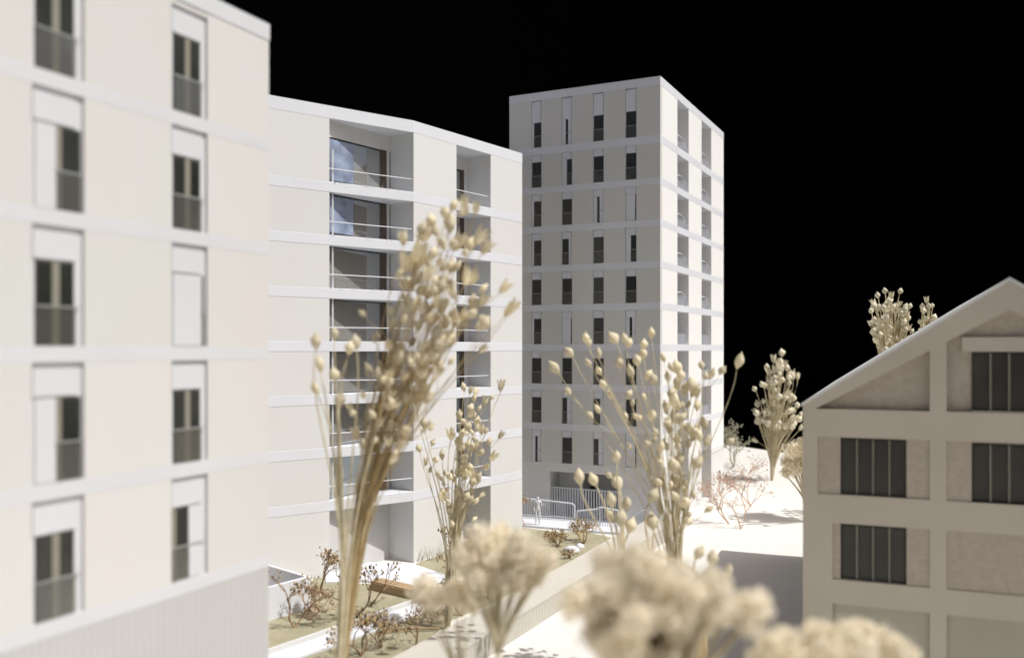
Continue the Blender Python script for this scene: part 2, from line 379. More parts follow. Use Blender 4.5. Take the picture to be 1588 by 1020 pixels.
for i in range(8):
    z0 = levels[i] if i < 7 else 0.0
    z1 = 2.589 if i == 0 else levels[i - 1] - .06
    gnd = i == 7
    mc = M['base'] if gnd else M['cream']
    b = MB(); b.box(f1, E0, tF, -.05, -.0008, z0, z1); b.build('wall_panel', mc, mid)
    b = MB(); b.box(f2, .003, .4108, -DW, -.0008, z0, z1); b.build('wall_panel', mc, mid)
    b = MB(); b.box(f2, .7729, L2 - .0008, -DW, -.0008, z0, z1); b.build('wall_panel', mc, mid)
    # outer walls on the far sides
    b = MB(); b.box(f2, L2 - .05, L2 - .003, -1.09, -DW, z0, z1); b.build('wall_panel', mc, mid)
    b = MB(); q0, q1 = Vector((*out[4], 0)), Vector((*out[3], 0)); dq = (q1 - q0).normalized(); nq = Vector((-dq.y, dq.x, 0))
    b.slab([q0 - nq * .05, q1 - nq * .05, q1 - nq * .003, q0 - nq * .003], z0, z1); b.build('wall_panel', mc, mid)
    b = MB(); b.box(f1, E0 + .003, E0 + .05, -.88, -.05, z0, z1); b.build('wall_panel', mc, mid)
    if gnd:
        b = MB(); b.box(f2, -.52, .003, -DW - .03, -DW, z0, z1); b.build('loggia_wall', M['grey'], mid)
        b = MB(); b.box(f2, .4108, .7729, -DW - .03, -DW, z0, z1); b.build('loggia_wall', M['grey'], mid)
        continue
    zg = z1 if i else 2.495
    if i == 0:
        for (a, c) in ((-.53, .003), (.4108, .7729)):
            b = MB(); b.box(f2, a, c, -DW - .03, -DW, 2.495, z1); b.build('header', M['cream'], mid)
    for (a, c, gw) in ((-.525, -.003, .045), (.4115, .7725, .03)):
        rr_ = .03 if a < 0 else .05
        fo = MB().box(f2, c - rr_ - gw, c - rr_, -DW - .02, -DW + .004, z0, zg).build('window_post', M['brown'], mid)
        MB().box(f2, c - rr_, c, -DW - .02, -DW, z0, zg).build('wall_strip', M['cream'], mid)
        MB().box(f2, a, c - rr_ - gw, -DW - .010, -DW - .006, z0 + .006, zg - .008).build('pane', M['glass'], fo)
        MB().box(f2, a, c - rr_ - gw, -DW - .016, -DW, zg - .008, zg - .001).build('window_rail', M['dark'], fo)
    # room behind
    MB().box(f2, -.62, .93, -DW - .62, -DW - .60, z0, z1).build('room_wall', M['grey'], mid)
    MB().box(f2, .10, .13, -DW - .60, -DW - .03, z0, z1).build('room_wall', M['grey'], mid)
    if i < 2:                      # added sheet at the glass, blue sky reflection painted in its colour
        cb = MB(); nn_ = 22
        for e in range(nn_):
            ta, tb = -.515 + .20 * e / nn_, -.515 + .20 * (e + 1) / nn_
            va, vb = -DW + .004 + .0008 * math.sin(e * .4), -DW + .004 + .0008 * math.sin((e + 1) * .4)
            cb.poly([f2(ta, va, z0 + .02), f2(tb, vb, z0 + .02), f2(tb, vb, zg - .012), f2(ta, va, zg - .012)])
        cb.build('sky_reflection_sheet', M['blue'], mid, smooth=True)
    # handrails
    zr = z0 + .077
    MB().tube([f1(tF - .005, -.012, zr), f1((tF + L1) / 2, -.010, zr + random.uniform(-.003, .002)), f1(L1 - .004, -.012, zr)], [.0028] * 3, 4).build('handrail', M['white'], mid)
    MB().tube([f2(.409, -.02, zr), f2(.774, -.02, zr)], [.0028] * 2, 4).build('handrail', M['white'], mid)
    MB().tube([f1(tF + .03, -.022, z0), f1(tF + .03, -.022, z1 if i else z0 + .19)], [.005] * 2, 6).build('post', M['white'], mid)
    # glue crumbs and torn card on the edges
    cr = MB()
    for k in range(16 if i == 0 else 7):
        u = random.uniform(tF, L1 - .02); cr.blob(f1(u, .001, z0 + random.uniform(-.006, .002)), random.uniform(.0015, .0045), 4)
    struct(cr.build('crumbs', M['white'], mid), 'stuff')

# ================================================================= NEAR LEFT BLOCK
Ep = Vector((-.7159, 2.685, 0)); dL = Vector((.426, .9047, 0)).normalized(); nL = Vector((dL.y, -dL.x, 0))
LL = 1.9
fb = frame(Ep - dL * LL, dL, nL)
left = thing('apartment_block', 'near white card block at the left edge with dark two leaf windows and ribbed base', 'building', fb(LL / 2, -.4, 0))
b = MB(); b.box(fb, .05, LL - .05, -.9, -.05, 0, 2.19); b.build('wall', M['white2'], left)
b = MB(); b.box(fb, -.002, LL + .002, -.95, .002, 2.195, 2.243); b.build('roof', M['white2'], left)
bt = [1.905, 1.60, 1.295, .99, .685]
slots = [(LL - .773, LL - .639), (LL - .375, LL - .248)]
lst = [('open', 'open'), ('right', 'open'), ('open', 'closed'), ('right', 'open'), ('open', 'left')]
for i, zs in enumerate(bt):
    zt = 2.195 if i == 0 else bt[i - 1] - .036
    zd = zs + (.20 if i == 0 else .19); zbx = (2.18 if i == 0 else zt)
    us = [0.0]
    for k, (a, c) in enumerate(slots):
        window(left, fb, a, c, zs, zd, zbx, lst[i][k], mull=True, hr=.47, dep=.008, WM='white2')
        if i == 0:
            MB().box(fb, a, c, -.05, -.001, zbx, zt).build('wall_panel', M['cream2'], left)
        us += [a, c]
    us.append(LL)
    for k in range(0, 6, 2):
        MB().box(fb, us[k], us[k + 1], -.05, 0, zs, zt).build('wall_panel', M['cream2'], left)
    MB().box(fb, -.0005, LL + .0005, -.05, .0005, zs - .036, zs).build('floor_band', M['white2'], left)
    MB().box(fb, LL - .05, LL, -.95, -.05, zs - .036, zt).build('wall_panel', M['cream2'], left)
MB().box(fb, 0, LL, -.95, -.0008, 0, .649).build('plinth', M['base2'], left)
rb = MB()
for k in range(int(LL / .022)):
    rb.box(fb, .004 + k * .022, .004 + k * .022 + .012, -.0008, .0, 0, .649)
struct(rb.build('ribbing', M['base2'], left), 'stuff')

# ================================================================= GABLED HOUSE
Hx = Vector((1.0845, 3.4, 0)); dh = Vector((.926, -.3775, 0)).normalized(); nh = Vector((dh.y, -dh.x, 0))
fh = frame(Hx, dh, nh)
house = thing('gabled_house', 'shaded gabled card house with brick print panels and four pane dark windows on the right', 'house', fh(.68, -1.2, 0))
RU, RZ, EZ = .6815, 1.535, 1.093; HWd = RU * 2; HL = 2.36
sl_ = (RZ - EZ) / RU
def hz(u): return EZ + sl_ * (u if u < RU else HWd - u)
pent = [(0, 0), (HWd, 0), (HWd, EZ - .012), (RU, RZ - .012), (0, EZ - .012)]
MB().prism([fh(u, -.03, z) for u, z in pent], [fh(u, -HL, z) for u, z in pent]).build('wall', M['brick'], house)
for s in (0, 1):
    a, c = ((-.006, RU) if s == 0 else (RU + .0005, HWd + .006))
    za, zc = (EZ - .008, RZ) if s == 0 else (RZ, EZ - .008)
    MB().prism([fh(a, .004, za - .012), fh(c, .004, zc - .012), fh(c, .004, zc), fh(a, .004, za)],
               [fh(a, -HL - .02, za - .012), fh(c, -HL - .02, zc - .012), fh(c, -HL - .02, zc), fh(a, -HL - .02, za)]).build('roof', M['base'], house)
def hu(px): m = (px - 794) / F; return (3.4 * m - 1.0845) / (dh.x - dh.y * m)
def hv(px, py): Y = 3.4 + dh.y * hu(px); return CH + (HZ - py) / F * Y
U = {k: hu(k) for k in (1268, 1274, 1291, 1304, 1405, 1442, 1468, 1492, 1508)}
mir = lambda u: HWd - u
def hp(pts, name, m, v0=-.03, v1=0.0): return MB().prism([fh(u, v1, z) for u, z in pts], [fh(u, v0, z) for u, z in pts]).build(name, m, house)
z1t, z1b, z2t, z2b, zbt = .964, .752, .648, .440, .352
gb = 1.066                       # underside of the gable openings
HM = M['house']
# corner piers, pilasters
hp([(0, 0), (hu(1268), 0), (hu(1268), gb), (0, gb)], 'pier', HM)
hp([(mir(U[1268]), 0), (HWd, 0), (HWd, gb), (mir(U[1268]), gb)], 'pier', HM)
for a, c in ((U[1442], U[1468]), (mir(U[1468]), mir(U[1442]))):
    s = [(a, 0), (c, 0), (c, hz(c) - .09), (a, hz(a) - .09)]; hp(s, 'pier', HM)
# beams between the piers
segs = [(U[1268], U[1442]), (U[1468], mir(U[1468])), (mir(U[1442]), mir(U[1268]))]
for a, c in segs:
    for zl, zh in ((z1t, gb), (z2t, z1b), (zbt, z2b)):
        hp([(a, zl), (c, zl), (c, zh), (a, zh)], 'beam', HM)
# narrow fill pieces and rake bands following the gable
hp([(U[1268], z2b), (U[1291], z2b), (U[1291], z2t), (U[1268], z2t)], 'pier', HM)
hp([(U[1268], 0), (U[1291], 0), (U[1291], zbt), (U[1268], zbt)], 'pier', HM)
rk = .092
for s in (0, 1):
    t = (lambda u: u) if s == 0 else mir
    pts = [(t(0), gb), (t(.045), gb), (t(RU - .0001), RZ - rk - .02), (t(RU - .0001), RZ - .0125), (t(0), EZ - .0125)]
    if s: pts = pts[::-1]
    hp(pts, 'rake_band', HM, v1=.0015)
# base recess panels
for a, c in ((U[1291], U[1442]), (U[1468], mir(U[1468])), (mir(U[1442]), mir(U[1268]))):
    MB().box(fh, a, c, -.029, -.012, 0, zbt).build('base_panel', M['husk'], house)
def hwin(a, c, zl, zh):
    fo = MB().box(fh, a, c, -.0295, -.024, zl, zh).build('window', M['dark'], house)
    n = 4
    for k in range(n):
        q = (c - a) / n; MB().box(fh, a + q * k + .004, a + q * (k + 1) - .004, -.024, -.021, zl + .006, zh - .006).build('pane', M['pane2'], fo)
    for k in range(1, n):
        MB().box(fh, a + q * k - .0028, a + q * k + .0028, -.024, -.012, zl + .001, zh - .001).build('mullion', M['mull'], fo)
    MB().box(fh, a - .002, c + .002, -.0295, -.006, zl - .006, zl).build('sill', HM, fo)
hwin(U[1304], U[1405], .750, .958); hwin(U[1304], U[1405], .441, .643)
hwin(U[1508], mir(U[1508]), .752, .956); hwin(mir(U[1405]), mir(U[1304]), .750, .958); hwin(mir(U[1405]), mir(U[1304]), .441, .643)
hwin(U[1508], mir(U[1508]), 1.072, 1.275)
hp([(U[1492], 1.279), (mir(U[1492]), 1.279), (mir(U[1492]), 1.329), (U[1492], 1.329)], 'lintel', HM, v1=-.01)
# loose brick print panels, each its own piece, a hair proud of the wall behind
def bp(pts): hp(pts, 'brick_panel', M['brick'], v0=-.0298, v1=-.006 + random.uniform(-.001, .001))
for a, c in ((U[1268], U[1304] - .002), (U[1405] + .002, U[1442]), (U[1468], U[1508] - .002), (mir(U[1508]) + .002, mir(U[1468]))): bp([(a, z1b), (c, z1b), (c, z1t), (a, z1t)])
for a, c in ((U[1291], U[1304] - .002), (U[1405] + .002, U[1442]), (U[1468], mir(U[1468]))): bp([(a, z2b), (c, z2b), (c, z2t), (a, z2t)])

# ================================================================= SMALL CARD THINGS
# long low ribbed wall running away towards the tower
wp = g(755, 1020); dw = Vector((.4437, .896, 0)).normalized(); nw = Vector((dw.y, -dw.x, 0))
fw = frame(wp - dw * 3.2, dw, nw)
lw = thing('garden_wall', 'long low pale wall with flat top and ribbed side running back to the tower', 'wall', fw(3.4, -.1, 0))
MB().box(fw, 0, 6.0, -.19, -.0008, 0, .09).build('wall_body', M['wallcard'], lw)
MB().box(fw, -.002, 6.002, -.192, .002, .09, .10).build('coping', M['wallcard'], lw)
rb = MB()
for k in range(int(6.0 / .03)): rb.box(fw, k * .03 + .005, k * .03 + .018, -.0008, 0, 0, .09)
struct(rb.build('ribbing', M['wallcard'], lw), 'stuff')
# white planter wall by the left edge
pw = thing('planter', 'low white card planter wall beside the near block, with bare twigs before it', 'planter', g(450, 950))
q = g(478, 943); q2 = g(405, 965); q3 = Vector((-1.30, 4.80, 0))
def wallseg(p, r, h, root, name, m, th=.018, z0=0):
    d = (r - p).normalized(); n = Vector((d.y, -d.x, 0)); 
    return MB().slab([p, r, r + n * th, p + n * th], z0, h).build(name, m, root, bevel=.002)
wallseg(q2 - (q - q2) * 1.2, q, .163, pw, 'front_panel', M['white'])
wallseg(q3, q + Vector((-.006, .008, 0)), .161, pw, 'side_panel', M['white'])
wallseg(q3 - Vector((.5, -.05, 0)), q3, .16, pw, 'rear_panel', M['white'])
# wooden bench block at the patio's edge
bn = thing('bench', 'low wooden bench block at the edge of the white patio', 'bench', g(600, 918))
a, c = g(574, 915), g(637, 930); d = (c - a).normalized(); fn = frame(a, d, Vector((d.y, -d.x, 0)))
Lb = (c - a).length
MB().box(fn, 0, Lb, -.085, 0, 0, .045).build('bench_block', M['wood'], bn, bevel=.002)
for k in range(3): MB().box(fn, -.001, Lb + .001, -.084 + .028 * k, -.060 + .028 * k, .046, .051).build('slat', M['wood'], bn)
# white stones
for k, (px, py, rx, rz) in enumerate(((886, 855, .055, .038), (899, 849, .03, .03))):
    me = MB(); c = g(px, py)
    for i in range(7):
        for j in range(12): 
            t = math.pi / 2 * i / 6; ph = 2 * math.pi * j / 12; rr = 1 + .12 * math.sin(3 * ph + k)
            me.v.append(c + Vector((math.cos(t) * math.cos(ph) * rx * rr, math.cos(t) * math.sin(ph) * rx * .8 * rr, math.sin(t) * rz)))
    for i in range(6):
        for j in range(12): me.f.append((i * 12 + j, i * 12 + (j + 1) % 12, (i + 1) * 12 + (j + 1) % 12, (i + 1) * 12 + j))
    o = me.build('white_mound', M['white'], smooth=True)
    tag(o, ['wide white rounded mound among the twigs beside the garden wall', 'smaller white mound tucked behind the wider one by the garden wall'][k], 'mound')

def railing(pts_top, y_base, Y, label, n, posts):
    """a run of thin bars: top edge through pixel points at one depth line"""
    p0, p1 = pts_top[0], pts_top[-1]
    root = thing('railing', label, 'railing', (at(p0[0], p0[1], Y[0]) + at(p1[0], p1[1], Y[1])) / 2 * Vector((1, 1, 0)) if False else Vector((at((p0[0] + p1[0]) / 2, 600, (Y[0] + Y[1]) / 2).x, (Y[0] + Y[1]) / 2, 0)))
    tops = []
    for (px, py) in pts_top:
        t = (px - p0[0]) / (p1[0] - p0[0]); tops.append(at(px, py, Y[0] + (Y[1] - Y[0]) * t))
    MB().tube(tops, [.006] * len(tops), 6).build('top_rail', M['white'], root)
    for k in range(n + 1):
        t = k / n; px = p0[0] + (p1[0] - p0[0]) * t
        for (a, bq) in zip(pts_top, pts_top[1:]):
            if a[0] - .01 <= px <= bq[0] + .01: s = (px - a[0]) / (bq[0] - a[0]); py = a[1] + (bq[1] - a[1]) * s
        P = at(px, py, Y[0] + (Y[1] - Y[0]) * t)
        r = .0055 if k in posts else .0022
        MB().tube([(P.x, P.y, .014), P], [r, r], 5).build('post' if k in posts else 'bar', M['white'], root)
    a, bq = tops[0], tops[-1]
    MB().tube([(a.x, a.y, .04), (bq.x, bq.y, .04)], [.003, .003], 4).build('bottom_rail', M['white'], root)
railing([(800, 771), (812, 772.5), (850, 776), (888, 780.5), (891, 784)], 812, (6.86, 6.74), 'sloping white bar railing behind the standing figure at the tower foot', 26, (0, 26))
railing([(895, 792), (925, 789), (931, 786), (958, 791)], 812, (6.62, 6.52), 'lower white bar railing right of the sloping one, above the ochre shrub', 16, (0, 9, 16))
# small pointed white block at the end of the garden wall
a = g(985, 824); fz = frame(a, (.95, -.3), (-.3, -.95))
o = MB().prism([fz(0, 0, 0), fz(.075, 0, 0), fz(.075, 0, .15), fz(.062, 0, .155), fz(0, 0, .115)], [fz(0, -.03, 0), fz(.075, -.03, 0), fz(.075, -.03, .15), fz(.062, -.03, .155), fz(0, -.03, .115)]).build('wall_end', M['white'])
tag(o, 'small white wall end with a pointed top at the tower corner', 'wall')

# standing figure
def person(base, h):
    root = thing('person', 'white scale figure standing by the sloping railing, forearm raised', 'person', base)
    s = h / 1.75
    V = [(0, 0, .93), (0, 0, 1.10), (0, .0, 1.28), (0, 0, 1.42), (0, 0, 1.52), (0, -.015, 1.62), (0, -.01, 1.72),
         (.10, 0, .90), (.10, -.02, .50), (.10, .02, .10), (.11, -.10, .03), (-.10, 0, .90), (-.11, -.01, .50), (-.11, .02, .10), (-.12, -.10, .03),
         (.19, 0, 1.40), (.24, .02, 1.13), (.33, -.12, 1.22), (.40, -.19, 1.29), (-.19, 0, 1.40), (-.23, .02, 1.12), (-.22, -.06, .88), (-.22, -.08, .78)]
    rad = [.14, .12, .15, .13, .055, .09, .07, .085, .06, .042, .035, .085, .06, .042, .035, .062, .045, .036, .03, .062, .045, .036, .03]
    Ed = [(0, 1), (1, 2), (2, 3), (3, 4), (4, 5), (5, 6), (0, 7), (7, 8), (8, 9), (9, 10), (0, 11), (11, 12), (12, 13), (13, 14), (3, 15), (15, 16), (16, 17), (17, 18), (3, 19), (19, 20), (20, 21), (21, 22)]
    me = bpy.data.meshes.new('body'); me.from_pydata([(x * s, y * s, z * s) for x, y, z in V], Ed, []); me.materials.append(M['white'])
    o = bpy.data.objects.new('body', me); C.objects.link(o); o.parent = root
    md = o.modifiers.new('skin', 'SKIN'); md.use_smooth_shade = True
    for i, r in enumerate(rad):
        me.skin_vertices[0].data[i].radius = (r * s, r * s * (.75 if i < 4 else 1))
        me.skin_vertices[0].data[i].use_root = (i == 0)
    sb = o.modifiers.new('sub', 'SUBSURF'); sb.levels = sb.render_levels = 2
    # plain foot disc that keeps the figure upright
    MB().tube([base + Vector((0, 0, .0)), base + Vector((0, 0, .003))], [.028, .028], 12).build('foot_disc', M['white'], root)
person(g(834, 813, .016), .205)

# ================================================================= PLANTS
def bez(p0, p1, p2, p3, n):
    r = []
    for i in range(n + 1):
        t = i / n; q = 1 - t; r.append(p0 * q ** 3 + p1 * 3 * q * q * t + p2 * 3 * q * t * t + p3 * t ** 3)
    return r
def podmesh(name, m, slim=.40, seed=0):
    b = MB(); n = 9; prof = [(-.02, .06), (.08, .16), (.22, .34), (.42, .46), (.60, .42), (.76, .26), (.88, .11), (1.0, .025)]
    rnd = random.Random(seed)
    for z, r in prof:
        for k in range(n):
            th = 2 * math.pi * k / n; q = 1 + (.10 if k % 3 == 0 else -.03) + rnd.uniform(-.05, .05)
            b.v.append(Vector((math.cos(th) * r * slim * 1.9 * q, math.sin(th) * r * slim * 1.9 * q, z)))
    for i in range(len(prof) - 1):
        for k in range(n):
            j = (k + 1) % n; b.f.append((i * n + k, i * n + j, (i + 1) * n + j, (i + 1) * n + k))
    return b.mesh(name, m, smooth=True)
def openpod(name, m):          # a dry, split husk with spreading lobes
    b = MB(); rnd = random.Random(5)
    for k in range(5):
        th = 2 * math.pi * k / 5 + rnd.uniform(-.2, .2); d = Vector((math.cos(th), math.sin(th), 0)); s = Vector((-d.y, d.x, 0))
        pr = [(0, .03, .10), (.25, .22, .2), (.55, .30, .2), (.85, .34, .12), (1.05, .42, .02)]
        base = len(b.v)
        for z, r, wd in pr:
            for e in (-1, 0, 1): b.v.append(d * (r - (.05 if e else 0)) + s * wd * e + Vector((0, 0, z + rnd.uniform(-.04, .04))))
        for i in range(4):
            for e in (0, 1): q = base + i * 3 + e; b.f.append((q, q + 1, q + 4, q + 3))
    return b.mesh(name, m, smooth=True)
PODS = [podmesh('seed_pod', M['pod'], .33, 1), podmesh('seed_pod', M['pod'], .38, 2), podmesh('seed_pod', M['pod'], .27, 3), openpod('seed_pod', M['pod'])]
PODW = [podmesh('seed_pod', M['podw'], .40, 4), podmesh('seed_pod', M['podw'], .46, 6), openpod('seed_pod', M['podw'])]

def stalk_tree(name, label, cat, basepix, Y, tips, split, pods, size, trunk_r=.02, jy=.12, stem=M['stem'], via=None, extra=2, group=None, sr=.0045, seed=1, stub=None, low=0):
    """bundle of stems from a foot on the board, fanning out to pods at the tips"""
    rnd = random.Random(seed)
    gx = at(basepix[0], basepix[1], Y); foot = Vector((gx.x, Y, 0)) if stub is None else Vector(stub)
    root = thing(name, label, cat, foot, group)
    sp = at(split[0], split[1], Y)
    b = MB(); ends = []
    for (px, py, *rest) in tips:
        y = Y + rnd.gauss(0, jy) * .7
        tip = at(px, py, y)
        off = Vector((rnd.gauss(0, 1), rnd.gauss(0, 1), 0)) * trunk_r * .3
        s2 = sp + off * 1.5 + Vector(((tip.x - sp.x) * .06, 0, 0)) + Vector((0, 0, rnd.uniform(-.10, .08)))
        p0 = foot + off
        h = (tip - s2).length
        out = (tip - s2)
        c2 = s2 + Vector((out.x * .15, out.y * .15, out.z * .45)); c3 = tip - Vector((out.x * .25, out.y * .25, max(out.z, .05) * .22)) + Vector((rnd.gauss(0, .024), rnd.gauss(0, .02), 0))
        low = bez(p0, p0.lerp(s2, .33) + off * .3, p0.lerp(s2, .7) - off * .2, s2, 4)
        up = bez(s2, c2, c3, tip, 9)
        path = low + up[1:]; k = len(path)
        b.tube(path, [sr * (1.5 - 1.0 * i / (k - 1)) for i in range(k)], 5)
        dirn = (up[-1] - up[-2]).normalized()
        ends.append((tip, dirn, rest[0] if rest else 1.0))
        for e in range(rnd.randint(max(0, extra - 1), extra)):
            i = rnd.randint(5 if low == 0 else 3, 8); q = up[i]; dv = (up[i + 1] - up[i]).normalized()
            side = Vector((rnd.gauss(0, 1), rnd.gauss(0, 1), rnd.uniform(.4, 1.6))).normalized()
            t2 = q + (dv * .5 + side).normalized() * rnd.uniform(.05, .13) * (size / .05)
            b.tube(bez(q, q + dv * .02, t2 - Vector((0, 0, .02)), t2, 4), [sr * .55, sr * .5, sr * .45, sr * .4, sr * .4], 4)
            ends.append((t2, (t2 - q).normalized(), rnd.uniform(.6, .95)))
    b.build('stems', stem, root, smooth=True)
    for (p, d, s) in ends[:290]:
        d = (d + Vector((rnd.gauss(0, .22), rnd.gauss(0, .22), .1))).normalized()
        inst('seed_pod', rnd.choice(pods), root, p - d * .004, d.to_track_quat('Z', 'Y') @ Matrix.Rotation(rnd.uniform(0, 6), 3, 'Z').to_quaternion(), size * s * rnd.uniform(.85, 1.15))
    return root
def inpoly(poly, x, y):
    c = False; j = len(poly) - 1
    for i in range(len(poly)):
        xi, yi = poly[i]; xj, yj = poly[j]
        if (yi > y) != (yj > y) and x < (xj - xi) * (y - yi) / (yj - yi) + xi: c = not c
        j = i
    return c
def scatter(poly, n, seed, s0=.7, s1=1.1):
    rnd = random.Random(seed); r = []
    xs = [p[0] for p in poly]; ys = [p[1] for p in poly]
    while len(r) < n:
        x, y = rnd.uniform(min(xs), max(xs)), rnd.uniform(min(ys), max(ys))
        if inpoly(poly, x, y): r.append((x, y, rnd.uniform(s0, s1)))
    return r

# --- tall bundle in front of the middle block
tips = [(715, 318), (700, 326), (737, 330, .9), (690, 338), (670, 352, 1.1), (697, 360), (626, 378), (645, 392), (738, 378, 1.2), (748, 392), (728, 388), (702, 420), (662, 420), (641, 440), (722, 440, 1.1),
        (744, 452), (777, 452, .9), (792, 482), (784, 488, 1.1), (747, 510, 1.1), (742, 474, 1.1), (702, 508), (683, 480), (655, 372, 1.1), (668, 400, 1.1), (731, 440)]
tips += scatter([(625, 375), (690, 345), (728, 400), (752, 450), (742, 500), (700, 540), (668, 600), (620, 600), (606, 520), (612, 440)], 28, 3, .8, 1.3)
tips += scatter([(600, 560), (700, 520), (720, 560), (660, 660), (600, 680)], 9, 8, .6, 1.0)
left_tips = [(490, 540, 1.2), (497, 575, 1.1), (492, 610), (519, 525, .9), (541, 548, .9), (553, 540, 1.0), (520, 590, 1.1), (524, 630, 1.0), (586, 585, .9), (602, 600, .9)]
stalk_tree('dried_stalk_tree', 'tall golden bundle of dried stalks with papery pods before the bent block', 'tree', (508, 1060), 2.8, tips, (546, 840), PODS + PODS[3:], .046, .011, .10, M['stem'], seed=2, sr=.0021, extra=3, low=.5)
stalk_tree('dried_stalk_tree', 'slim left hand stalks with a few pods leaning beside the tall golden bundle', 'tree', (516, 1060), 2.74, left_tips, (534, 880), PODS[:3], .050, .008, .05, M['pstem'], seed=5, extra=0, sr=.0034)
t3b = [(760, 560, .6), (735, 545, .6), (700, 575), (770, 520, .6), (795, 470), (720, 560, .8), (690, 560, .8)]
# --- slimmer one behind it
tips = [(720, 606), (735, 622), (751, 628), (776, 605), (712, 650), (699, 680), (686, 712, 1.2), (726, 668), (747, 672), (735, 698), (720, 715), (708, 690), (745, 706), (730, 730), (757, 690), (752, 728, 1.1), (741, 745), (716, 700), (701, 740), (690, 768), (657, 662), (651, 700), (645, 628, .8), (727, 640), (660, 720, .7), (740, 660), (710, 768), (722, 735)]
stalk_tree('dried_stalk_tree', 'slender pale stalk tree with upright pods rising beside the second balcony stack', 'tree', (693, 975), 4.19, tips, (700, 868), PODS, .050, .018, .09, M['pstem'], seed=7, extra=3, sr=.0026)
# --- wide fan before the tower
tips = [(911, 532, .9), (957, 532), (971, 532), (1010, 524, 1.1), (888, 552, 1.1), (866, 578, 1.2), (929, 556, 1.1), (961, 570, 1.1), (916, 568, .8), (932, 580, .9), (938, 602, .9), (981, 584, 1.1), (999, 556, 1.1), (990, 566), (1014, 596), (1143, 570, 1.35),
        (1030, 560, .8), (1053, 580, 1.2), (1089, 572, .9), (1101, 586, 1.0), (1039, 616, .9), (1049, 600, 1.1), (1080, 615, 1.1), (930, 640), (1059, 650, 1.1), (1093, 665, 1.3), (1095, 690, 1.2), (1045, 630, 1.2), (1062, 612, 1.3), (1010, 650), (1043, 750, 1.1), (1065, 812, 1.1), (1025, 700, .9), (1000, 620, .8), (1050, 690, 1.2), (1055, 720, 1.1), (1035, 665, 1.1)] + scatter([(1035, 575), (1100, 590), (1105, 700), (1075, 800), (1035, 790), (1040, 680)], 13, 52, .9, 1.35)
stalk_tree('dried_stalk_tree', 'wide open fan of pale stalks with round pods before the tower corner', 'tree', (1050, 980), 3.55, tips, (1048, 868), PODS[:3], .052, .02, .10, M['pstem'], seed=11, extra=2, sr=.0023)
tips = [(900, 750, 1.2), (924, 752, 1.2), (956, 715, .9), (961, 758, 1.6), (950, 785, 1.2), (972, 790, 1.2), (962, 815, 1.3), (975, 825, 1.2), (950, 805, 1.0)]
stalk_tree('dried_stalk_tree', 'short clump of thick pods left of the open fan, above the large fluffy tree', 'tree', (968, 990), 3.35, tips, (966, 880), PODS[:2], .052, .012, .05, M['pstem'], seed=13, extra=0)
stalk_tree('dried_stalk_tree', 'two single pods on straight stalks between the clump and the open fan', 'tree', (1012, 990), 3.45, [(1007, 778, 1.2), (1013, 820, 1.3)], (1012, 880), PODS[:2], .055, .006, .03, M['stem'], seed=14, extra=0)
stalk_tree('dried_stalk_tree', 'low blurred stalks with drooping pods at the right rim of the large fluffy tree', 'tree', (1085, 990), 2.7, [(1030, 862, 1.0), (1079, 866, 1.2), (1103, 876, 1.3), (1128, 892, 1.2)], (1085, 930), PODS[:2], .045, .012, .04, M['stem'], seed=15, extra=0)
# --- far seed tree right of the tower and the two behind the roof
tips = scatter([(1200, 560), (1222, 560), (1232, 590), (1228, 610), (1245, 640), (1243, 665), (1215, 680), (1180, 670), (1174, 640), (1182, 590)], 92, 21, .75, 1.15) + [(1213, 552), (1200, 562), (1189, 572), (1184, 600), (1172, 606), (1174, 645), (1175, 685), (1237, 588)]
stalk_tree('seed_tree', 'dense upright pale seed head tree alone against the black, right of the tower', 'tree', (1197, 745), 8.9, tips, (1197, 718), PODW, .074, .008, .16, M['pstem'], seed=22, extra=0, sr=.0042)
tips = scatter([(1357, 470), (1378, 455), (1398, 458), (1412, 490), (1418, 520), (1400, 560), (1362, 560), (1350, 515)], 120, 31, .8, 1.15) + [(1373, 455), (1362, 462), (1395, 455), (1352, 485), (1350, 505), (1410, 478)]
stalk_tree('seed_tree', 'pale seed head tree showing over the gabled roof, the wider of the two', 'tree', (1385, 800), 6.6, tips, (1385, 620), PODW, .05, .02, .14, M['pstem'], seed=32, extra=0, sr=.005, group='seed trees behind the roof')
tips = scatter([(1427, 475), (1440, 470), (1447, 480), (1448, 540), (1424, 540)], 34, 41, .8, 1.1) + [(1437, 470), (1446, 477), (1430, 478)]
stalk_tree('seed_tree', 'narrow pale seed head tip showing over the gabled roof, the smaller of the two', 'tree', (1437, 800), 6.9, tips, (1437, 620), PODW, .05, .012, .08, M['pstem'], seed=42, extra=0, sr=.005, group='seed trees behind the roof')

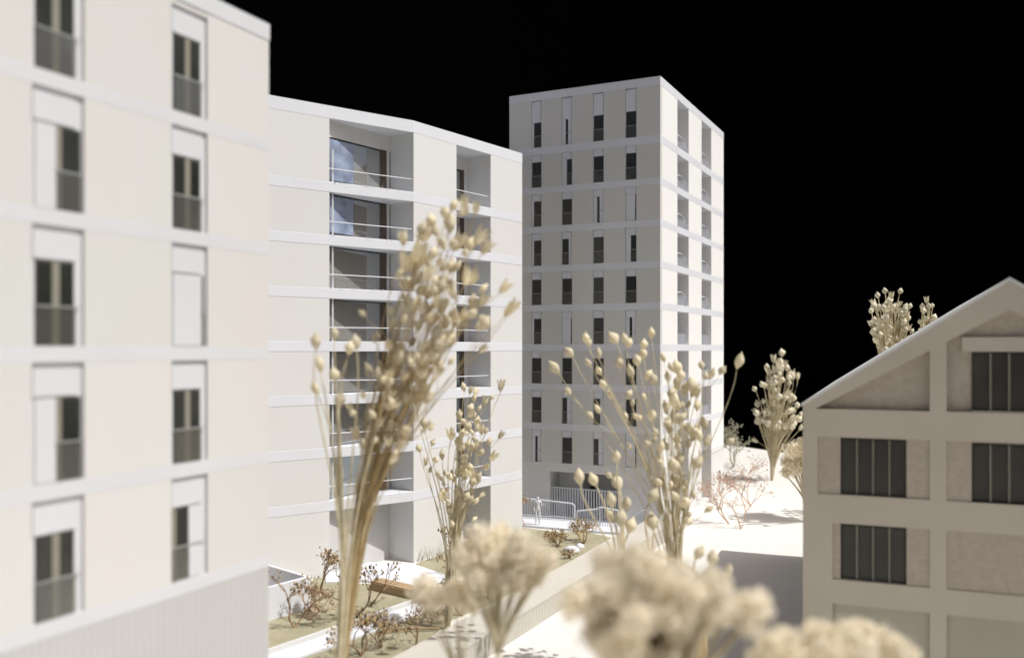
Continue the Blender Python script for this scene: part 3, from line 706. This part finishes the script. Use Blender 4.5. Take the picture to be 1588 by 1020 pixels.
# --- fluffy blossom trees
def clump_mesh(m, seed, petals=420):
    rnd = random.Random(seed); b = MB()
    for i in range(petals):
        v = Vector((rnd.gauss(0, 1), rnd.gauss(0, 1), rnd.gauss(0, 1))).normalized()
        lump = .75 + .45 * mnoise.noise(v * 2.2 + Vector((seed * 3.1, 0, 0)))
        c = v * lump * rnd.uniform(.35, 1.0) ** .5 * 1.15
        t = v.cross(Vector((rnd.gauss(0, 1), rnd.gauss(0, 1), rnd.gauss(0, 1)))).normalized(); nn = (v + t * rnd.uniform(-.9, .9)).normalized()
        a = nn.cross(t).normalized(); bb = nn.cross(a); s = rnd.uniform(.08, .17)
        b.poly([c - a * s, c - bb * s * .8 + nn * s * .3, c + a * s, c + bb * s * .8 + nn * s * .3])
    # core
    base = len(b.v); n = 10; cs = .45
    for i in range(7):
        for k in range(n):
            t = math.pi * (i + .5) / 7; ph = 2 * math.pi * k / n; v = Vector((math.sin(t) * math.cos(ph), math.sin(t) * math.sin(ph), math.cos(t)))
            b.v.append(v * (.72 + .4 * mnoise.noise(v * 2.2 + Vector((seed * 3.1, 0, 0)))) * cs)
    for i in range(6):
        for k in range(n): j = (k + 1) % n; b.f.append((base + i * n + k, base + i * n + j, base + (i + 1) * n + j, base + (i + 1) * n + k))
    return b.mesh('blossom', m)
CL = [clump_mesh(M['puff'], s) for s in range(4)]; CLL = [clump_mesh(M['puffl'], s + 9) for s in range(4)]
def puff_tree(label, basepix, Y, lobes, split, meshes, seed, r0=.012, jy=.05, stem=M['pstem'], trunk_to=None):
    rnd = random.Random(seed); x = at(basepix[0], 600, Y).x
    root = thing('blossom_tree', label, 'tree', (x, Y, 0)); foot = Vector((x, Y, 0)); sp = at(*split, Y)
    b = MB(); b.tube([foot, foot.lerp(sp, .5) + Vector((.004, 0, 0)), sp], [r0 * 1.3, r0 * 1.1, r0], 8); b.build('trunk', stem, root, smooth=True)
    b = MB(); pts = []
    for (px, py, rp) in lobes:
        y = Y + rnd.gauss(0, jy); c = at(px, py, y); r = rp / F * y
        b.tube(bez(sp, sp + Vector(((c.x - sp.x) * .25, 0, (c.z - sp.z) * .45)), c - Vector((0, 0, r * .8)), c, 7), [r0 * (.75 - .06 * i) for i in range(8)], 5); pts.append((c, r))
    b.build('branches', stem, root, smooth=True)
    for c, r in pts:
        q = Matrix.Rotation(rnd.uniform(0, 6), 3, Vector((rnd.gauss(0, 1), rnd.gauss(0, 1), rnd.gauss(0, 1))).normalized()).to_quaternion()
        inst('blossom', rnd.choice(meshes), root, c, q, r * 1.12)
    return root
lob = [(742, 838, 26), (775, 834, 27), (808, 845, 26), (836, 862, 24), (852, 868, 16), (722, 858, 22), (735, 872, 24), (765, 868, 30), (800, 876, 28), (828, 890, 22), (758, 898, 20), (800, 905, 18), (712, 872, 14), (742, 895, 15), (780, 890, 20), (815, 866, 22)]
puff_tree('fluffy beige blossom tree on thin forked stems in front of the garden wall', (768, 1000), 2.05, lob, (772, 1015), CL, 3, .0065, .035)
lob = [(660, 912, 24), (648, 925, 16), (676, 925, 20), (667, 935, 14), (712, 912, 22), (722, 930, 18), (704, 925, 16), (735, 945, 9)]
puff_tree('small pair of beige blossom balls left of the fluffy tree, low over the path', (700, 1010), 2.15, lob, (712, 1060), CL, 4, .004, .02)
lob = []
rnd = random.Random(12)
poly = [(885, 895), (920, 870), (960, 868), (1010, 872), (1060, 878), (1090, 900), (1130, 905), (1172, 920), (1178, 975), (1160, 1005), (1090, 1000), (1020, 1030), (940, 1040), (925, 1000), (895, 950)]
for (x, y, s) in scatter(poly, 62, 17): lob.append((x, y, rnd.uniform(22, 36)))
puff_tree('large blurred fluffy beige tree filling the lower middle, closest to the lens', (1040, 1000), 1.45, lob, (1045, 1120), CL, 6, .007, .05)
lob = [(1195, 1000, 24), (1215, 990, 22), (1185, 1020, 28), (1240, 1005, 28), (1275, 990, 28), (1310, 985, 26), (1345, 985, 26), (1375, 1000, 28), (1400, 1018, 26), (1330, 1010, 34), (1290, 1018, 34), (1230, 1030, 34), (1360, 1030, 34), (1260, 975, 16), (1325, 972, 14)]
puff_tree('bright fluffy cream tree top at the bottom edge, before the gabled house', (1300, 1000), 1.5, lob, (1300, 1180), CLL, 8, .007, .035)
lob = [(1228, 698, 14), (1240, 692, 14), (1222, 715, 12), (1238, 712, 15), (1250, 705, 14), (1248, 724, 13), (1218, 732, 9), (1232, 728, 12), (1252, 690, 12)]
puff_tree('small pale pinkish blossom tree peeping out behind the corner of the gabled house', (1258, 800), 6.9, lob, (1250, 780), CLL, 9, .012, .07)

# --- twiggy bushes
def twig_bush(label, cat, foot, h, spread, m, budm, seed, depth=4, budr=.006, nst=3, lean=(0, 0), name='bare_bush', dense=1.0, r0=.006, group=None):
    rnd = random.Random(seed); root = thing(name, label, cat, foot, group); b = MB(); bd = MB(); bd2 = MB()
    def grow(p, d, ln, r, k):
        q = p + d * ln; mdp = p.lerp(q, .5) + Vector((rnd.gauss(0, ln * .07), rnd.gauss(0, ln * .07), 0))
        b.tube([p, mdp, q], [r, r * .85, r * .7], 4)
        if k == 0 or (k < 2 and rnd.random() < .3):
            for e in range(rnd.randint(1, 3)):
                o = Vector((rnd.gauss(0, 1), rnd.gauss(0, 1), rnd.gauss(0, 1))) * budr * 1.5
                (bd if rnd.random() < .3 else bd2).blob(q + o, budr * rnd.uniform(.35, .85), 4, 1.5)
            if k == 0: return
        for e in range(rnd.choice((2, 2, 3)) if dense >= 1 else 2):
            s = Vector((rnd.gauss(0, 1), rnd.gauss(0, 1), rnd.gauss(0, .5))).normalized()
            grow(q, (d * .9 + s * spread + Vector((0, 0, .12))).normalized(), ln * rnd.uniform(.62, .88), r * .68, k - 1)
    for s in range(nst):
        dd_ = Vector((rnd.gauss(lean[0], .45), rnd.gauss(lean[1], .45), 1)).normalized()
        grow(Vector(foot), dd_, h * rnd.uniform(.28, .36), r0, depth)
    b.build('twigs', m, root); 
    if bd.f: struct(bd.build('dark_buds', M['bud'], root), 'stuff')
    struct(bd2.build('buds', budm, root), 'stuff')
    return root
tw, rt, oc = M['twig'], M['rtwig'], M['ochre']
twig_bush('bare forked twig bush in front of the white planter wall', 'bush', g(457, 974), .26, .75, tw, oc, 1, 3, .006, 2, r0=.0055)
twig_bush('budded twig bush behind the planter corner, before the block wall', 'bush', g(497, 915), .26, .55, tw, oc, 22, 4, .007, 2, r0=.0055)
twig_bush('twig bush with dark buds right behind the trunk of the golden stalks', 'bush', g(548, 962), .30, .65, tw, oc, 33, 4, .007, 2, (.2, 0), r0=.005)
twig_bush('thin leaning twig bush at the wooden bench', 'bush', g(572, 940), .24, .5, tw, oc, 14, 3, .007, 1, (.3, 0), r0=.005)
twig_bush('low twig bush on the near bed below the white path', 'bush', g(560, 1018), .20, .75, tw, oc, 5, 4, .008, 3, r0=.005)
twig_bush('sparse twigs standing on the near bed beside the garden wall', 'bush', g(645, 1002), .20, .7, tw, oc, 6, 3, .006, 2, r0=.004)
twig_bush('spreading dark twigs at the foot of the slender pale stalk tree', 'bush', g(716, 955), .20, .9, tw, tw, 7, 4, .005, 3, r0=.005)
twig_bush('low spiky twigs seen under the fluffy tree stems', 'bush', g(756, 930), .14, .95, tw, oc, 8, 4, .005, 3, r0=.004)
twig_bush('upright twig bush with dark buds at the end of the bent block', 'bush', g(797, 818), .25, .45, rt, oc, 9, 4, .007, 2, r0=.006)
twig_bush('single tall budded twig left of the standing figure', 'bush', g(815, 817), .24, .25, rt, oc, 10, 3, .009, 1, r0=.005)
twig_bush('twig with dark buds by the wall under the second balcony stack', 'bush', g(708, 868), .26, .4, tw, oc, 19, 3, .008, 1, r0=.005)
twig_bush('dense ochre shrub under the lower railing', 'shrub', g(905, 843), .17, .85, oc, oc, 11, 5, .0042, 3, r0=.006)
twig_bush('low ochre shrub beside the wide white mound, left of the denser one', 'shrub', g(866, 848), .11, 1.2, oc, oc, 12, 5, .0042, 3, r0=.006)
twig_bush('low dark ochre shrub against the garden wall near the white mounds', 'shrub', g(884, 866), .08, 1.2, tw, oc, 13, 4, .004, 3, r0=.005)
twig_bush('reddish bare bush on the sunlit board, in front of its neighbours', 'bush', g(1149, 820), .38, .85, rt, rt, 15, 5, .0045, 2, (.2, 0), r0=.0055)
twig_bush('reddish bare bush touching the lower corner of the tower', 'bush', g(1131, 812), .36, .8, rt, rt, 16, 5, .0045, 2, (-.2, 0), r0=.0055)
twig_bush('pinkish twig bush behind the front reddish one, below the far seed tree', 'bush', g(1165, 785), .36, .8, rt, rt, 17, 5, .005, 2, r0=.0055)
twig_bush('grey green lichen bush at the far edge, half hidden by the tower', 'bush', g(1138, 724), .42, .9, M['lichen'], M['lichen'], 18, 5, .010, 3, r0=.009)
twig_bush('fine tangled red brown twigs between the planter wall and the golden stalks', 'bush', g(478, 962), .20, .95, rt, oc, 51, 5, .004, 3, r0=.004)
twig_bush('fine tangled twigs at the bottom edge just right of the golden stalks', 'bush', g(592, 1006), .17, .95, tw, oc, 52, 5, .004, 4, r0=.004)
twig_bush('low fine twigs beside the fallen twig on the near bed', 'bush', g(668, 965), .13, 1.0, rt, oc, 53, 5, .004, 3, r0=.0035)
twig_bush('thin spreading twigs on the upper bed behind the wooden bench', 'bush', g(700, 893), .16, .9, tw, oc, 54, 4, .004, 3, r0=.004)
# fallen twig on the near bed
p, q = g(584, 985), g(681, 979)
o = MB().tube([p + Vector((0, 0, .012)), p.lerp(q, .4) + Vector((0, .01, .02)), q + Vector((0, 0, .016))], [.004, .005, .007], 6).build('fallen_twig', M['twig'], loc=p)
tag(o, 'dark fallen twig lying across the near bed', 'twig')
# grass blades along the base of the bent block
for k, (px, py) in enumerate(((650, 872), (662, 869), (676, 866), (686, 862))):
    gr = MB(); p = g(px, py)
    for j in range(7):
        a = Vector((random.gauss(0, .012), random.gauss(0, .012), 0)); t = a + Vector((random.gauss(0, .02), random.gauss(0, .01), random.uniform(.04, .10)))
        gr.tube([p + a, p + a.lerp(t, .5) + Vector((.002, 0, 0)), p + t], [.0018, .0015, .0008], 3)
    o = gr.build('grass_tuft', M['lichen'], loc=p)
    tag(o, ['thin grey grass tuft against the block wall, nearest the wide ground opening', 'thin grey grass tuft against the block wall, second from the wide ground opening', 'thin grey grass tuft against the block wall, third from the wide ground opening', 'thin grey grass tuft against the block wall, nearest the slender stalk tree'][k], 'grass tuft', 'grass tufts along the block wall')

for o in bpy.data.objects:
    if '_o' in o: del o['_o']
